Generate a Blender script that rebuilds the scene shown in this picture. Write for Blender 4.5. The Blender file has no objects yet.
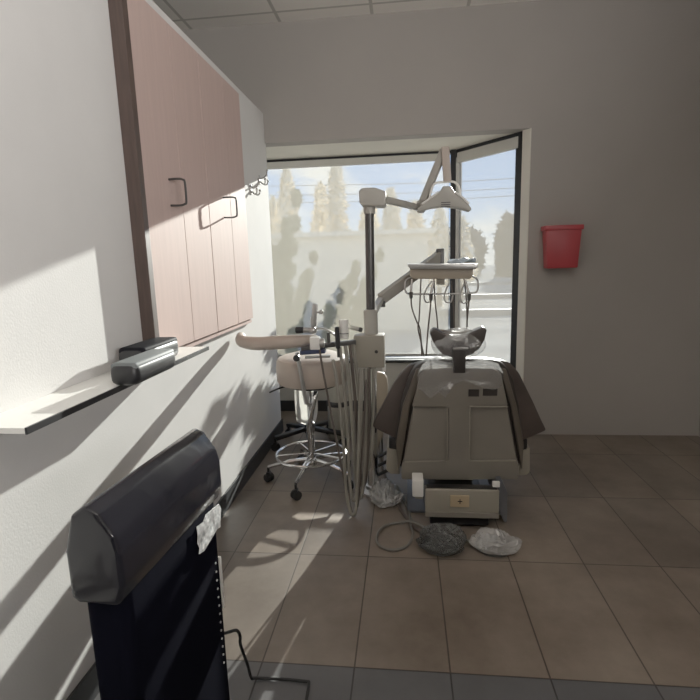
import bpy, bmesh, math, random
from mathutils import Vector, Matrix, noise
random.seed(7)
PI = math.pi
scene = bpy.context.scene
C = scene.collection

# ------------------------------------------------------------------ materials
def new_mat(name):
    m = bpy.data.materials.new(name); m.use_nodes = True
    nt = m.node_tree; nt.nodes.clear()
    out = nt.nodes.new('ShaderNodeOutputMaterial')
    return m, nt, out

def mat(name, col, rough=0.5, metal=0.0, var=0.06, scale=6.0, bump=0.0, bscale=40.0, spec=0.5, stretch=(1, 1, 1), coat=0.0):
    m, nt, out = new_mat(name)
    N, L = nt.nodes, nt.links
    b = N.new('ShaderNodeBsdfPrincipled'); L.new(b.outputs[0], out.inputs[0])
    tc = N.new('ShaderNodeTexCoord'); mp = N.new('ShaderNodeMapping'); mp.inputs['Scale'].default_value = stretch
    L.new(tc.outputs['Object'], mp.inputs['Vector'])
    nz = N.new('ShaderNodeTexNoise'); nz.inputs['Scale'].default_value = scale; nz.inputs['Detail'].default_value = 4
    L.new(mp.outputs[0], nz.inputs['Vector'])
    rp = N.new('ShaderNodeValToRGB')
    lo = [max(0, c * (1 - var)) for c in col]; hi = [min(1, c * (1 + var)) for c in col]
    rp.color_ramp.elements[0].color = (*lo, 1); rp.color_ramp.elements[1].color = (*hi, 1)
    rp.color_ramp.elements[0].position = 0.3; rp.color_ramp.elements[1].position = 0.7
    L.new(nz.outputs['Fac'], rp.inputs[0]); L.new(rp.outputs[0], b.inputs['Base Color'])
    b.inputs['Roughness'].default_value = rough; b.inputs['Metallic'].default_value = metal
    b.inputs['Specular IOR Level'].default_value = spec
    b.inputs['Coat Weight'].default_value = coat
    if bump > 0:
        n2 = N.new('ShaderNodeTexNoise'); n2.inputs['Scale'].default_value = bscale
        L.new(tc.outputs['Object'], n2.inputs['Vector'])
        bp = N.new('ShaderNodeBump'); bp.inputs['Strength'].default_value = bump; bp.inputs['Distance'].default_value = 0.01
        L.new(n2.outputs['Fac'], bp.inputs['Height']); L.new(bp.outputs[0], b.inputs['Normal'])
    return m

def sheer(name, transp, tint, diff_col, trans_col, w_diff, w_trans, gloss=0.0, grough=0.1, nscale=0, bump=0.0):
    """thin translucent sheet: transparent + diffuse + translucent (+ glossy)"""
    m, nt, out = new_mat(name); N, L = nt.nodes, nt.links
    t = N.new('ShaderNodeBsdfTransparent'); t.inputs[0].default_value = (*tint, 1)
    d = N.new('ShaderNodeBsdfDiffuse'); d.inputs[0].default_value = (*diff_col, 1)
    s = N.new('ShaderNodeBsdfTranslucent'); s.inputs[0].default_value = (*trans_col, 1)
    m1 = N.new('ShaderNodeMixShader'); m1.inputs[0].default_value = w_trans / max(1e-6, w_trans + w_diff)
    L.new(d.outputs[0], m1.inputs[1]); L.new(s.outputs[0], m1.inputs[2])
    m2 = N.new('ShaderNodeMixShader'); m2.inputs[0].default_value = 1 - transp
    L.new(t.outputs[0], m2.inputs[1]); L.new(m1.outputs[0], m2.inputs[2])
    last = m2
    if gloss > 0:
        g = N.new('ShaderNodeBsdfGlossy'); g.inputs['Roughness'].default_value = grough
        m3 = N.new('ShaderNodeMixShader'); m3.inputs[0].default_value = gloss
        L.new(m2.outputs[0], m3.inputs[1]); L.new(g.outputs[0], m3.inputs[2]); last = m3
        if bump > 0:
            tc = N.new('ShaderNodeTexCoord'); n2 = N.new('ShaderNodeTexNoise'); n2.inputs['Scale'].default_value = nscale
            n2.inputs['Detail'].default_value = 3
            L.new(tc.outputs['Object'], n2.inputs['Vector'])
            bp = N.new('ShaderNodeBump'); bp.inputs['Strength'].default_value = bump; bp.inputs['Distance'].default_value = 0.02
            L.new(n2.outputs['Fac'], bp.inputs['Height']); L.new(bp.outputs[0], g.inputs['Normal'])
    L.new(last.outputs[0], out.inputs[0])
    return m

def floor_mat():
    m, nt, out = new_mat('floor_tiles'); N, L = nt.nodes, nt.links
    b = N.new('ShaderNodeBsdfPrincipled'); L.new(b.outputs[0], out.inputs[0])
    tc = N.new('ShaderNodeTexCoord'); mp = N.new('ShaderNodeMapping')
    mp.inputs['Location'].default_value = (-0.178 + 3.04, -1.406 + 6.16, 0)
    L.new(tc.outputs['Object'], mp.inputs['Vector'])
    br = N.new('ShaderNodeTexBrick'); br.offset = 0; br.squash = 1
    br.inputs['Scale'].default_value = 1; br.inputs['Brick Width'].default_value = 0.304; br.inputs['Row Height'].default_value = 0.616
    br.inputs['Mortar Size'].default_value = 0.0028; br.inputs['Mortar Smooth'].default_value = 0.1; br.inputs['Bias'].default_value = 0
    br.inputs['Color1'].default_value = (0.86, 0.87, 0.88, 1); br.inputs['Color2'].default_value = (1.10, 1.08, 1.05, 1)
    br.inputs['Mortar'].default_value = (0.30, 0.28, 0.26, 1)
    L.new(mp.outputs[0], br.inputs['Vector'])
    nz = N.new('ShaderNodeTexNoise'); nz.inputs['Scale'].default_value = 2.2; nz.inputs['Detail'].default_value = 7; nz.inputs['Roughness'].default_value = 0.65
    L.new(tc.outputs['Object'], nz.inputs['Vector'])
    rp = N.new('ShaderNodeValToRGB')
    rp.color_ramp.elements[0].color = (0.112, 0.086, 0.066, 1); rp.color_ramp.elements[0].position = 0.3
    rp.color_ramp.elements[1].color = (0.235, 0.195, 0.160, 1); rp.color_ramp.elements[1].position = 0.72
    L.new(nz.outputs['Fac'], rp.inputs[0])
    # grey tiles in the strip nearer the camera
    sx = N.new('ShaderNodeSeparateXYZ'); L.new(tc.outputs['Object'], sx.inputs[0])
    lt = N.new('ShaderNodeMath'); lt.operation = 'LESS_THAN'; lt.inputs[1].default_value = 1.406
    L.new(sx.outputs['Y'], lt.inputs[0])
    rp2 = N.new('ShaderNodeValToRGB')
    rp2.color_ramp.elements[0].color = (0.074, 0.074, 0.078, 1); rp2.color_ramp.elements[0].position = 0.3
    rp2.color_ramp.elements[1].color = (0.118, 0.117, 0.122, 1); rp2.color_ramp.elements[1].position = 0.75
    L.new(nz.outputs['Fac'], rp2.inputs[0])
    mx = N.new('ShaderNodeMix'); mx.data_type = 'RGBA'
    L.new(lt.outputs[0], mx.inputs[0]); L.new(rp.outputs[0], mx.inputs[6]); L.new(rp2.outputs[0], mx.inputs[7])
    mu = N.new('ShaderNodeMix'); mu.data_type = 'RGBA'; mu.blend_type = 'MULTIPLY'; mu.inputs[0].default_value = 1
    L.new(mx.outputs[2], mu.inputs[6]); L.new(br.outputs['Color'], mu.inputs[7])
    L.new(mu.outputs[2], b.inputs['Base Color'])
    b.inputs['Roughness'].default_value = 0.42
    bp = N.new('ShaderNodeBump'); bp.inputs['Strength'].default_value = 0.25; bp.inputs['Distance'].default_value = 0.004; bp.invert = True
    L.new(br.outputs['Fac'], bp.inputs['Height']); L.new(bp.outputs[0], b.inputs['Normal'])
    return m

def ceiling_mat():
    m, nt, out = new_mat('ceiling_tiles'); N, L = nt.nodes, nt.links
    b = N.new('ShaderNodeBsdfPrincipled'); L.new(b.outputs[0], out.inputs[0]); b.inputs['Roughness'].default_value = 0.9
    tc = N.new('ShaderNodeTexCoord'); mp = N.new('ShaderNodeMapping')
    mp.inputs['Location'].default_value = (-0.15 + 6.15, -3.49 + 12.3, 0)
    L.new(tc.outputs['Object'], mp.inputs['Vector'])
    br = N.new('ShaderNodeTexBrick'); br.offset = 0
    br.inputs['Scale'].default_value = 1; br.inputs['Brick Width'].default_value = 0.615; br.inputs['Row Height'].default_value = 1.23
    br.inputs['Mortar Size'].default_value = 0.011; br.inputs['Mortar Smooth'].default_value = 0.05
    br.inputs['Color1'].default_value = (0.86, 0.83, 0.78, 1); br.inputs['Color2'].default_value = (0.89, 0.86, 0.81, 1)
    br.inputs['Mortar'].default_value = (0.55, 0.53, 0.49, 1)
    L.new(mp.outputs[0], br.inputs['Vector'])
    nz = N.new('ShaderNodeTexNoise'); nz.inputs['Scale'].default_value = 120; L.new(tc.outputs['Object'], nz.inputs['Vector'])
    mu = N.new('ShaderNodeMix'); mu.data_type = 'RGBA'; mu.blend_type = 'MULTIPLY'; mu.inputs[0].default_value = 0.15
    L.new(br.outputs['Color'], mu.inputs[6]); L.new(nz.outputs['Color'], mu.inputs[7])
    L.new(mu.outputs[2], b.inputs['Base Color'])
    bp = N.new('ShaderNodeBump'); bp.inputs['Strength'].default_value = 0.4; bp.inputs['Distance'].default_value = 0.01
    L.new(br.outputs['Fac'], bp.inputs['Height']); L.new(bp.outputs[0], b.inputs['Normal'])
    return m

M = {}
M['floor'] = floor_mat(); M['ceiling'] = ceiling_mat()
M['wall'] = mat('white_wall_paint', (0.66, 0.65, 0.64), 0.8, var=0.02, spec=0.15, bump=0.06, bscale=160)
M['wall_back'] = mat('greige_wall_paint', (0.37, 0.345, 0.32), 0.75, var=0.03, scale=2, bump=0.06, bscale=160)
M['soffit'] = mat('cream_soffit_paint', (0.70, 0.67, 0.60), 0.7, var=0.03)
M['wall_low'] = mat('grey_sill_wall_paint', (0.46, 0.45, 0.42), 0.7, var=0.04)
M['base'] = mat('black_rubber_baseboard', (0.022, 0.023, 0.026), 0.5, var=0.15)
M['black_frame'] = mat('black_aluminium', (0.016, 0.017, 0.02), 0.4, metal=0.2, var=0.1)
M['grey_frame'] = mat('grey_aluminium', (0.40, 0.40, 0.38), 0.5, metal=0.2, var=0.05)
M['fascia'] = mat('shade_fascia', (0.56, 0.55, 0.51), 0.6, var=0.04)
M['door'] = mat('pink_beige_laminate', (0.53, 0.395, 0.36), 0.65, var=0.035, scale=9, stretch=(6, 6, 0.5), spec=0.2)
M['carcass'] = mat('cabinet_carcass', (0.30, 0.235, 0.21), 0.6, var=0.06)
M['dark_wood'] = mat('dark_brown_panel', (0.075, 0.05, 0.042), 0.5, var=0.2, scale=12, stretch=(6, 6, 0.6))
M['chrome'] = mat('chrome', (0.72, 0.72, 0.72), 0.16, metal=1, var=0.04)
M['steel'] = mat('brushed_steel', (0.46, 0.45, 0.44), 0.35, metal=0.9, var=0.08)
M['dark_pole'] = mat('dark_grey_pole', (0.075, 0.073, 0.072), 0.35, metal=0.4, var=0.1)
M['plastic'] = mat('warm_grey_plastic', (0.38, 0.365, 0.33), 0.42, var=0.04)
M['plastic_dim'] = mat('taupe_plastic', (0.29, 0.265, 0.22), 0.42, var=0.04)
M['shell'] = mat('chair_shell_plastic', (0.205, 0.185, 0.158), 0.42, var=0.05)
M['beige'] = mat('beige_unit_plastic', (0.42, 0.36, 0.285), 0.45, var=0.05)
M['white'] = mat('white_plastic', (0.78, 0.77, 0.74), 0.4, var=0.03)
M['ivory'] = mat('ivory_outlet_plastic', (0.44, 0.34, 0.22), 0.45, var=0.05)
M['brown'] = mat('dark_brown_vinyl', (0.068, 0.052, 0.046), 0.5, var=0.2, bump=0.15, bscale=60)
M['brown_deep'] = mat('deep_brown_vinyl', (0.030, 0.025, 0.023), 0.45, var=0.2, bump=0.1, bscale=60)
M['brown_olive'] = mat('olive_brown_vinyl', (0.105, 0.088, 0.07), 0.45, var=0.2, bump=0.1, bscale=60)
M['headrest'] = mat('headrest_vinyl', (0.052, 0.043, 0.038), 0.35, var=0.2, bump=0.15, bscale=40)
M['tan'] = mat('tan_vinyl', (0.44, 0.37, 0.32), 0.45, var=0.06, bump=0.05, bscale=120)
M['pillow'] = mat('khaki_vinyl', (0.20, 0.165, 0.125), 0.4, var=0.15)
M['black'] = mat('black_plastic', (0.012, 0.012, 0.014), 0.4, var=0.2)
M['black_rubber'] = mat('black_rubber', (0.015, 0.015, 0.016), 0.7, var=0.2)
M['gloss_black'] = mat('glossy_black_plastic', (0.010, 0.010, 0.014), 0.14, var=0.2, bump=0.12, bscale=14)
M['tower'] = mat('satin_black_plastic', (0.0045, 0.0048, 0.009), 0.85, var=0.15, spec=0.02)
M['case_black'] = mat('matt_black_plastic', (0.010, 0.010, 0.013), 0.6, var=0.2, spec=0.03)
M['navy'] = mat('navy_plastic', (0.03, 0.04, 0.09), 0.4, var=0.2)
M['hose'] = mat('grey_hose', (0.23, 0.215, 0.185), 0.45, var=0.1)
M['hose_mid'] = mat('mid_grey_hose', (0.14, 0.13, 0.115), 0.45, var=0.1)
M['hose_dark'] = mat('brown_grey_hose', (0.085, 0.066, 0.055), 0.5, var=0.15)
M['grey_case'] = mat('grey_satin_plastic', (0.16, 0.175, 0.18), 0.6, var=0.08, spec=0.2)
M['dot'] = mat('pale_vent_dot', (0.55, 0.55, 0.56), 0.5, var=0.05)
M['red'] = mat('red_plastic', (0.42, 0.045, 0.055), 0.35, var=0.06)
M['pedal'] = mat('dark_grey_metal', (0.06, 0.062, 0.062), 0.45, metal=0.3, var=0.2)
M['base_plate'] = mat('blue_grey_metal', (0.13, 0.135, 0.15), 0.4, metal=0.3, var=0.2)
M['print'] = mat('printed_wrapper', (0.72, 0.76, 0.78), 0.25, var=0.45, scale=70, bump=0.6, bscale=30)
M['crumple_blue'] = mat('pale_blue_film', (0.55, 0.65, 0.75), 0.25, var=0.2, scale=20, bump=0.4, bscale=40)
M['glass'] = sheer('window_glass', 0.97, (0.96, 0.98, 0.97), (0.6, 0.6, 0.6), (0.6, 0.6, 0.6), 1, 0.2, gloss=0.03, grough=0.02)
M['screen'] = sheer('shade_mesh', 0.50, (0.97, 0.985, 1.0), (0.55, 0.54, 0.50), (0.64, 0.585, 0.49), 1.0, 0.17)
M['clear'] = sheer('clear_plastic_film', 0.76, (0.97, 0.97, 0.97), (0.7, 0.7, 0.7), (0.75, 0.75, 0.75), 1, 1, gloss=0.16, grough=0.18, nscale=18, bump=0.8)
M['clear_bag'] = sheer('clear_plastic_bag', 0.50, (0.95, 0.95, 0.95), (0.85, 0.84, 0.82), (0.8, 0.8, 0.8), 1, 0.6, gloss=0.14, grough=0.2, nscale=9, bump=0.3)
M['dark_bag'] = sheer('smoky_plastic_bag', 0.55, (0.72, 0.74, 0.73), (0.14, 0.145, 0.145), (0.2, 0.2, 0.2), 1, 0.6, gloss=0.09, grough=0.25, nscale=9, bump=0.25)
# outside
M['asphalt'] = mat('pale_concrete_lot', (0.30, 0.30, 0.295), 1.0, var=0.15, scale=0.6, spec=0.0)
M['kerb'] = mat('grey_kerb', (0.20, 0.21, 0.22), 0.8, var=0.1)
M['stucco'] = mat('beige_stucco', (0.78, 0.70, 0.57), 0.85, var=0.05, scale=1.5, bump=0.1, bscale=30)
M['dry_leaf'] = mat('dry_beige_leaves', (0.80, 0.72, 0.58), 0.8, var=0.12, scale=3)
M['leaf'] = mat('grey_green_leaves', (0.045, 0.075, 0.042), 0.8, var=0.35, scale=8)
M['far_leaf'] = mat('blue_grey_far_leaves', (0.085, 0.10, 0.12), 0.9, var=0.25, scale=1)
M['bark'] = mat('bark', (0.10, 0.075, 0.055), 0.9, var=0.25)
M['wire'] = mat('utility_wire', (0.05, 0.055, 0.07), 0.6)

# ------------------------------------------------------------------ mesh helpers (world coordinates)
class MB:
    def __init__(self): self.bm = bmesh.new()
    def _bev(self, verts, bev, seg=2):
        if bev <= 0: return
        es = set()
        for v in verts:
            for e in v.link_edges: es.add(e)
        bmesh.ops.bevel(self.bm, geom=list(es), offset=bev, segments=seg, profile=0.6, affect='EDGES', clamp_overlap=True)
    def mtx(self, mx, bev=0, seg=2):
        r = bmesh.ops.create_cube(self.bm, size=1.0, matrix=mx); self._bev(r['verts'], bev, seg); return self
    def box(self, x0, x1, y0, y1, z0, z1, bev=0, seg=2):
        mx = Matrix.Translation(((x0 + x1) / 2, (y0 + y1) / 2, (z0 + z1) / 2)) @ Matrix.Diagonal((x1 - x0, y1 - y0, z1 - z0, 1))
        return self.mtx(mx, bev, seg)
    def obox(self, c, size, rz=0, rx=0, ry=0, bev=0, seg=2):
        mx = Matrix.Translation(c) @ Matrix.Rotation(rz, 4, 'Z') @ Matrix.Rotation(ry, 4, 'Y') @ Matrix.Rotation(rx, 4, 'X') @ Matrix.Diagonal((*size, 1))
        return self.mtx(mx, bev, seg)
    def bar(self, p, q, w, h, bev=0, up=(0, 0, 1)):
        p, q = Vector(p), Vector(q); d = (q - p); l = d.length; d.normalize()
        s = d.cross(Vector(up))
        if s.length < 1e-4: s = d.cross(Vector((0, 1, 0)))
        s.normalize(); u = s.cross(d)
        R = Matrix((s, d, u)).transposed().to_4x4()
        return self.mtx(Matrix.Translation((p + q) / 2) @ R @ Matrix.Diagonal((w, l, h, 1)), bev)
    def cyl(self, p, q, r, r2=None, n=20, bev=0):
        p, q = Vector(p), Vector(q); d = q - p
        R = d.to_track_quat('Z', 'Y').to_matrix().to_4x4()
        res = bmesh.ops.create_cone(self.bm, cap_ends=True, segments=n, radius1=r, radius2=r if r2 is None else r2, depth=d.length,
                                    matrix=Matrix.Translation((p + q) / 2) @ R)
        if bev > 0:
            es = [e for v in res['verts'] for e in v.link_edges if len(e.link_faces) == 2 and any(len(f.verts) > 4 for f in e.link_faces)]
            bmesh.ops.bevel(self.bm, geom=list(set(es)), offset=bev, segments=2, affect='EDGES', clamp_overlap=True)
        return self
    def sphere(self, c, rx, ry=None, rz=None, u=16, v=10):
        ry = rx if ry is None else ry; rz = rx if rz is None else rz
        bmesh.ops.create_uvsphere(self.bm, u_segments=u, v_segments=v, radius=1, matrix=Matrix.Translation(c) @ Matrix.Diagonal((rx, ry, rz, 1)))
        return self
    def tube(self, pts, r, n=8, sub=6, closed=False, radii=None, smooth=True):
        P = [Vector(p) for p in pts]
        if smooth and len(P) > 2:
            Q = []; k = len(P); rr = []
            rng = range(k if closed else k - 1)
            for i in rng:
                if closed: a, b, c, d = P[(i - 1) % k], P[i], P[(i + 1) % k], P[(i + 2) % k]
                else: a, b, c, d = P[max(i - 1, 0)], P[i], P[i + 1], P[min(i + 2, k - 1)]
                for j in range(sub):
                    t = j / sub
                    Q.append(0.5 * ((2 * b) + (-a + c) * t + (2 * a - 5 * b + 4 * c - d) * t * t + (-a + 3 * b - 3 * c + d) * t ** 3))
                    if radii: rr.append(radii[i] * (1 - t) + radii[(i + 1) % k] * t)
            if not closed:
                Q.append(P[-1])
                if radii: rr.append(radii[-1])
            P = Q; radii = rr if radii else None
        m = len(P); rings = []; nrm = None
        for i in range(m):
            if closed: t = P[(i + 1) % m] - P[(i - 1) % m]
            else: t = P[min(i + 1, m - 1)] - P[max(i - 1, 0)]
            t.normalize()
            if nrm is None:
                nrm = t.cross(Vector((0.13, 0.31, 0.94)))
                if nrm.length < 0.1: nrm = t.cross(Vector((1, 0, 0)))
            nrm = nrm - t * nrm.dot(t); nrm.normalize(); bn = t.cross(nrm)
            ri = radii[i] if radii else r
            rings.append([self.bm.verts.new(P[i] + (nrm * math.cos(2 * PI * k / n) + bn * math.sin(2 * PI * k / n)) * ri) for k in range(n)])
        for i in range(m if closed else m - 1):
            a, b = rings[i], rings[(i + 1) % m]
            for k in range(n): self.bm.faces.new((a[k], a[(k + 1) % n], b[(k + 1) % n], b[k]))
        if not closed:
            self.bm.faces.new(list(reversed(rings[0]))); self.bm.faces.new(rings[-1])
        return self
    def ring(self, c, R, r, n=48, m=8, tilt=None):
        pts = [(c[0] + R * math.cos(2 * PI * k / n), c[1] + R * math.sin(2 * PI * k / n), c[2]) for k in range(n)]
        return self.tube(pts, r, n=m, closed=True, smooth=False)
    def lathe(self, prof, c, n=32):
        rings = []
        for (r, z) in prof:
            rings.append([self.bm.verts.new((c[0] + r * math.cos(2 * PI * k / n), c[1] + r * math.sin(2 * PI * k / n), c[2] + z)) for k in range(n)])
        for a, b in zip(rings, rings[1:]):
            for k in range(n): self.bm.faces.new((a[k], a[(k + 1) % n], b[(k + 1) % n], b[k]))
        self.bm.faces.new(list(reversed(rings[0]))); self.bm.faces.new(rings[-1])
        return self
    def prism(self, pts, axis, a0, a1, bev=0, seg=2):
        """pts: 3-D points; the two coordinates other than `axis` are used, extruded from a0 to a1"""
        lo, hi = [], []
        for p in pts:
            q = list(p); q[axis] = a0; lo.append(self.bm.verts.new(q)); q[axis] = a1; hi.append(self.bm.verts.new(q))
        k = len(pts); fs = [self.bm.faces.new(lo), self.bm.faces.new(list(reversed(hi)))]
        for i in range(k): fs.append(self.bm.faces.new((lo[i], hi[i], hi[(i + 1) % k], lo[(i + 1) % k])))
        bmesh.ops.recalc_face_normals(self.bm, faces=fs)
        self._bev(lo + hi, bev, seg); return self
    def shear(self, fn):
        for v in self.bm.verts: v.co = fn(v.co)
        return self
    def crumple(self, amt, sc, seed=0):
        for v in self.bm.verts:
            v.co += noise.noise_vector(v.co * sc + Vector((seed, seed * 1.7, 0))) * amt
        return self
    def build(self, name, m, parent=None, origin=None, smooth=True, angle=0.7):
        me = bpy.data.meshes.new(name)
        if origin is None:
            o = Vector((0, 0, 0)); q = parent
            while q is not None: o = o + q.location; q = q.parent
        else: o = Vector(origin)
        for v in self.bm.verts: v.co -= o
        bmesh.ops.recalc_face_normals(self.bm, faces=self.bm.faces)
        self.bm.to_mesh(me); self.bm.free()
        if smooth:
            for p in me.polygons: p.use_smooth = True
            me.set_sharp_from_angle(angle=angle)
        me.materials.append(m)
        ob = bpy.data.objects.new(name, me); C.objects.link(ob)
        if parent is not None: ob.parent = parent
        elif origin is not None: ob.location = o
        return ob

def tag(o, label, cat, group=None, kind=None):
    o['label'] = label; o['category'] = cat
    if group: o['group'] = group
    if kind: o['kind'] = kind
    return o
def thing(name, loc, label, cat, group=None):
    o = bpy.data.objects.new(name, None); C.objects.link(o); o.location = loc; o.empty_display_size = 0.05
    return tag(o, label, cat, group)
def struct(o): o['kind'] = 'structure'; return o
def lerp(a, b, t): return tuple(a[i] + (b[i] - a[i]) * t for i in range(3))

# ------------------------------------------------------------------ the room
D, H, S = 3.627, 2.867, 2.109            # back wall plane, ceiling height, bay soffit height
XL, XR, YF = -2.2, 3.0, -2.6
YB = 4.19                                # bay window plane
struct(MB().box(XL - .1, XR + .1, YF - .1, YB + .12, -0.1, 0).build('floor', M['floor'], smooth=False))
struct(MB().box(XL - .1, XR + .1, YF - .1, D + .12, H, H + .1).build('ceiling', M['ceiling'], smooth=False))
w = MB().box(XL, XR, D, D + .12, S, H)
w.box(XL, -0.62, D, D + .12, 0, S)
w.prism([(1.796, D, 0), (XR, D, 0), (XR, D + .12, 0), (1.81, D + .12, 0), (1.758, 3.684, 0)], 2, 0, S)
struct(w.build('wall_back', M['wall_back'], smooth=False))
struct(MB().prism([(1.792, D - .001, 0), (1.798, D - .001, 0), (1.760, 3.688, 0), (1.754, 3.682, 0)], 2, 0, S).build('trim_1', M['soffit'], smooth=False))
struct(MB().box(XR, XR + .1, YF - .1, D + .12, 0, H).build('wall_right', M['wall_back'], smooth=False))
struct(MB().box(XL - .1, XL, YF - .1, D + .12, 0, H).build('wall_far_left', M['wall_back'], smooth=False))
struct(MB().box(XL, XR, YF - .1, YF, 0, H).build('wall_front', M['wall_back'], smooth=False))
# partition on the left carrying the cabinets
struct(MB().box(-0.13, 0, YF, 3.655, 0, 2.303, bev=.003).build('wall_left', M['wall'], smooth=False))
struct(MB().box(0, .010, YF, 3.655, 0, .098, bev=.002).box(-0.13, .010, 3.655, 3.665, 0, .098).build('baseboard_left', M['base'], smooth=False))
# bay
bayp = [(-0.62, D), (1.804, D), (1.335, YB), (-0.62, YB)]
struct(MB().prism([(-0.74, D + .12, 0), (1.83, D + .12, 0), (1.43, YB + .12, 0), (-0.74, YB + .12, 0)], 2, S, S + .06).build('ceiling_bay', M['soffit'], smooth=False))
struct(MB().box(-0.74, -0.62, D, YB + .12, 0, S).build('wall_bay_left', M['wall'], smooth=False))
struct(MB().box(-0.62, 1.335, YB, YB + .12, 0, .43).build('wall_bay_back', M['wall_low'], smooth=False))
struct(MB().prism([(1.335, YB, 0), (1.742, 3.70, 0), (1.83, 3.77, 0), (1.42, YB + .12, 0), (1.335, YB + .12, 0)], 2, 0, .43).build('wall_bay_right', M['wall_low'], smooth=False))
struct(MB().box(-0.62, 1.33, YB - .010, YB, 0, .095).build('baseboard_back', M['base'], smooth=False))

# windows: back pane and angled side pane
def window(name, a, b, z0, z1, th, fw, top, bot, extra=None):
    """a,b: (x,y) ends of the pane"""
    a = Vector((a[0], a[1], 0)); b = Vector((b[0], b[1], 0)); d = (b - a).normalized(); L = (b - a).length
    up = Vector((0, 0, 1))
    f = MB()
    f.bar(a + up * (z0 + bot / 2), b + up * (z0 + bot / 2), th, bot)
    f.bar(a + up * (z1 - top / 2), b + up * (z1 - top / 2), th, top)
    for e, wdt in ((a + d * fw[0] / 2, fw[0]), (b - d * fw[1] / 2, fw[1])):
        f.bar(e + up * z0, e + up * z1, wdt, th, up=d.cross(up))
    fr = struct(f.build(name, M['black_frame'], origin=(a.x, a.y, z0), smooth=False))
    g = MB(); g.bar(a + up * ((z0 + z1) / 2) + d * .02, b + up * ((z0 + z1) / 2) - d * .02, .006, z1 - z0 - .03)
    g.build('glass', M['glass'], fr, smooth=False)
    return fr
window('window_1', (-0.62, YB + .05), (1.36, YB + .05), .43, S, .06, (.05, .03), .020, .028)
window('window_2', (1.375, YB + .03), (1.775, 3.712), .43, S, .05, (.03, .052), .022, .03)
struct(MB().prism([(1.325, YB - .005, 0), (1.362, YB - .015, 0), (1.40, YB + .06, 0), (1.33, YB + .09, 0)], 2, .43, S).build('trim_2', M['black_frame'], smooth=False))
struct(MB().bar((-0.62, YB - .015, .442), (1.34, YB - .015, .442), .03, .024).build('trim_3', M['black_frame'], smooth=False))

# roller shades (mesh lowered over each pane)
def shade(name_label, a, b, zt, zb, off, fh=.05):
    a = Vector((a[0], a[1], 0)); b = Vector((b[0], b[1], 0)); d = (b - a).normalized(); up = Vector((0, 0, 1))
    inn = Vector((d.y, -d.x, 0))
    a = a + inn * off; b = b + inn * off
    t = thing('roller_shade', (a.x, a.y, zb), name_label, 'window shade')
    MB().bar(a + up * (zt - fh / 2), b + up * (zt - fh / 2), .03, fh, bev=.003).build('fascia', M['fascia'], t, smooth=False)
    k = MB(); v = [k.bm.verts.new(q) for q in (a + up * zb, b + up * zb, b + up * (zt - fh * .5), a + up * (zt - fh * .5))]; k.bm.faces.new(v)
    k.build('mesh_screen', M['screen'], t, smooth=False)
    MB().bar(a + up * zb, b + up * zb, .012, .022, bev=.003).build('bottom_bar', M['grey_frame'], t, smooth=False)
    return t
shade('sheer roller shade lowered over the wide back window pane', (-0.60, YB), (1.318, YB), S - .022, .49, -.006, .052)
shade('sheer roller shade lowered over the narrow angled window pane at right', (1.382, YB - .008), (1.742, 3.728), S - .026, .49, -.002, .075)
MB_side = MB().bar((1.378, YB - .006, .48), (1.378, YB - .006, S - .06), .026, .02, up=(0, 1, 0))
struct(MB_side.build('trim_4', M['grey_frame'], smooth=False))

# ------------------------------------------------------------------ cabinets on the left partition
def cabinet(y0, y1, seam, hy0, pr, label):
    t = thing('wall_cabinet', (0, (y0 + y1) / 2, .95), label, 'cabinet', 'wall cabinets on the left partition')
    MB().box(.0005, .012, y0, y1, .952, 2.245).build('carcass', M['carcass'], t, smooth=False)
    MB().box(.0005, .020, y0, y1, .932, .952, bev=.002).build('bottom_rail', M['door'], t, smooth=False)
    for (a, b, hy) in ((y0 + .002, seam - .0018, hy0), (seam + .0018, y1 - .002, None)):
        d = MB().box(.012, .030, a, b, .958, 2.243, bev=.0015).build('door', M['door'], t, smooth=False)
        if hy is None: continue
        zc = 1.577; e = .030 + pr
        hnd = MB().tube([(.030, hy, zc - .050), (.030 + pr * .6, hy, zc - .051), (e - .008, hy, zc - .047), (e, hy, zc - .036), (e, hy, zc + .036), (e - .008, hy, zc + .047), (.030 + pr * .6, hy, zc + .051), (.030, hy, zc + .050)], .0045, n=8)
        hnd.build('handle', M['dark_pole'], d)
    return t
cabinet(1.775, 2.412, 2.12, 2.005, .066, 'pink-beige two-door wall cabinet at the left edge, farther from the window')
cabinet(2.415, 3.005, 2.728, 2.615, .070, 'pink-beige two-door wall cabinet nearest the window')
tag(MB().box(.0005, .05, 1.735, 1.770, .93, 2.245, bev=.002).build('cabinet_end_panel', M['dark_wood'], origin=(0, 1.75, .93), smooth=False),
    'narrow dark brown upright panel at the left end of the wall cabinets', 'panel')

# coat hooks
def hook(y, z, label):
    t = thing('coat_hook', (0, y, z), label, 'coat hook', 'coat hooks on the left wall')
    MB().box(.0005, .006, y - .012, y + .012, z - .03, z + .03, bev=.003).build('back_plate', M['steel'], t)
    MB().tube([(.004, y, z + .01), (.03, y, z + .012), (.05, y, z + .03), (.055, y, z + .055)], .0045).sphere((.055, y, z + .058), .008).build('upper_prong', M['steel'], t)
    for s in (-1, 1):
        MB().tube([(.004, y, z - .01), (.03, y + s * .012, z - .03), (.045, y + s * .028, z - .026), (.05, y + s * .034, z - .005)], .0045).sphere((.05, y + s * .034, z - .003), .008).build('lower_prong', M['steel'], t)
hook(3.22, 1.745, 'metal double coat hook in the sunlight, nearer the cabinets')
hook(3.43, 1.835, 'metal coat hook just above the sun line, nearest the window')

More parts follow.
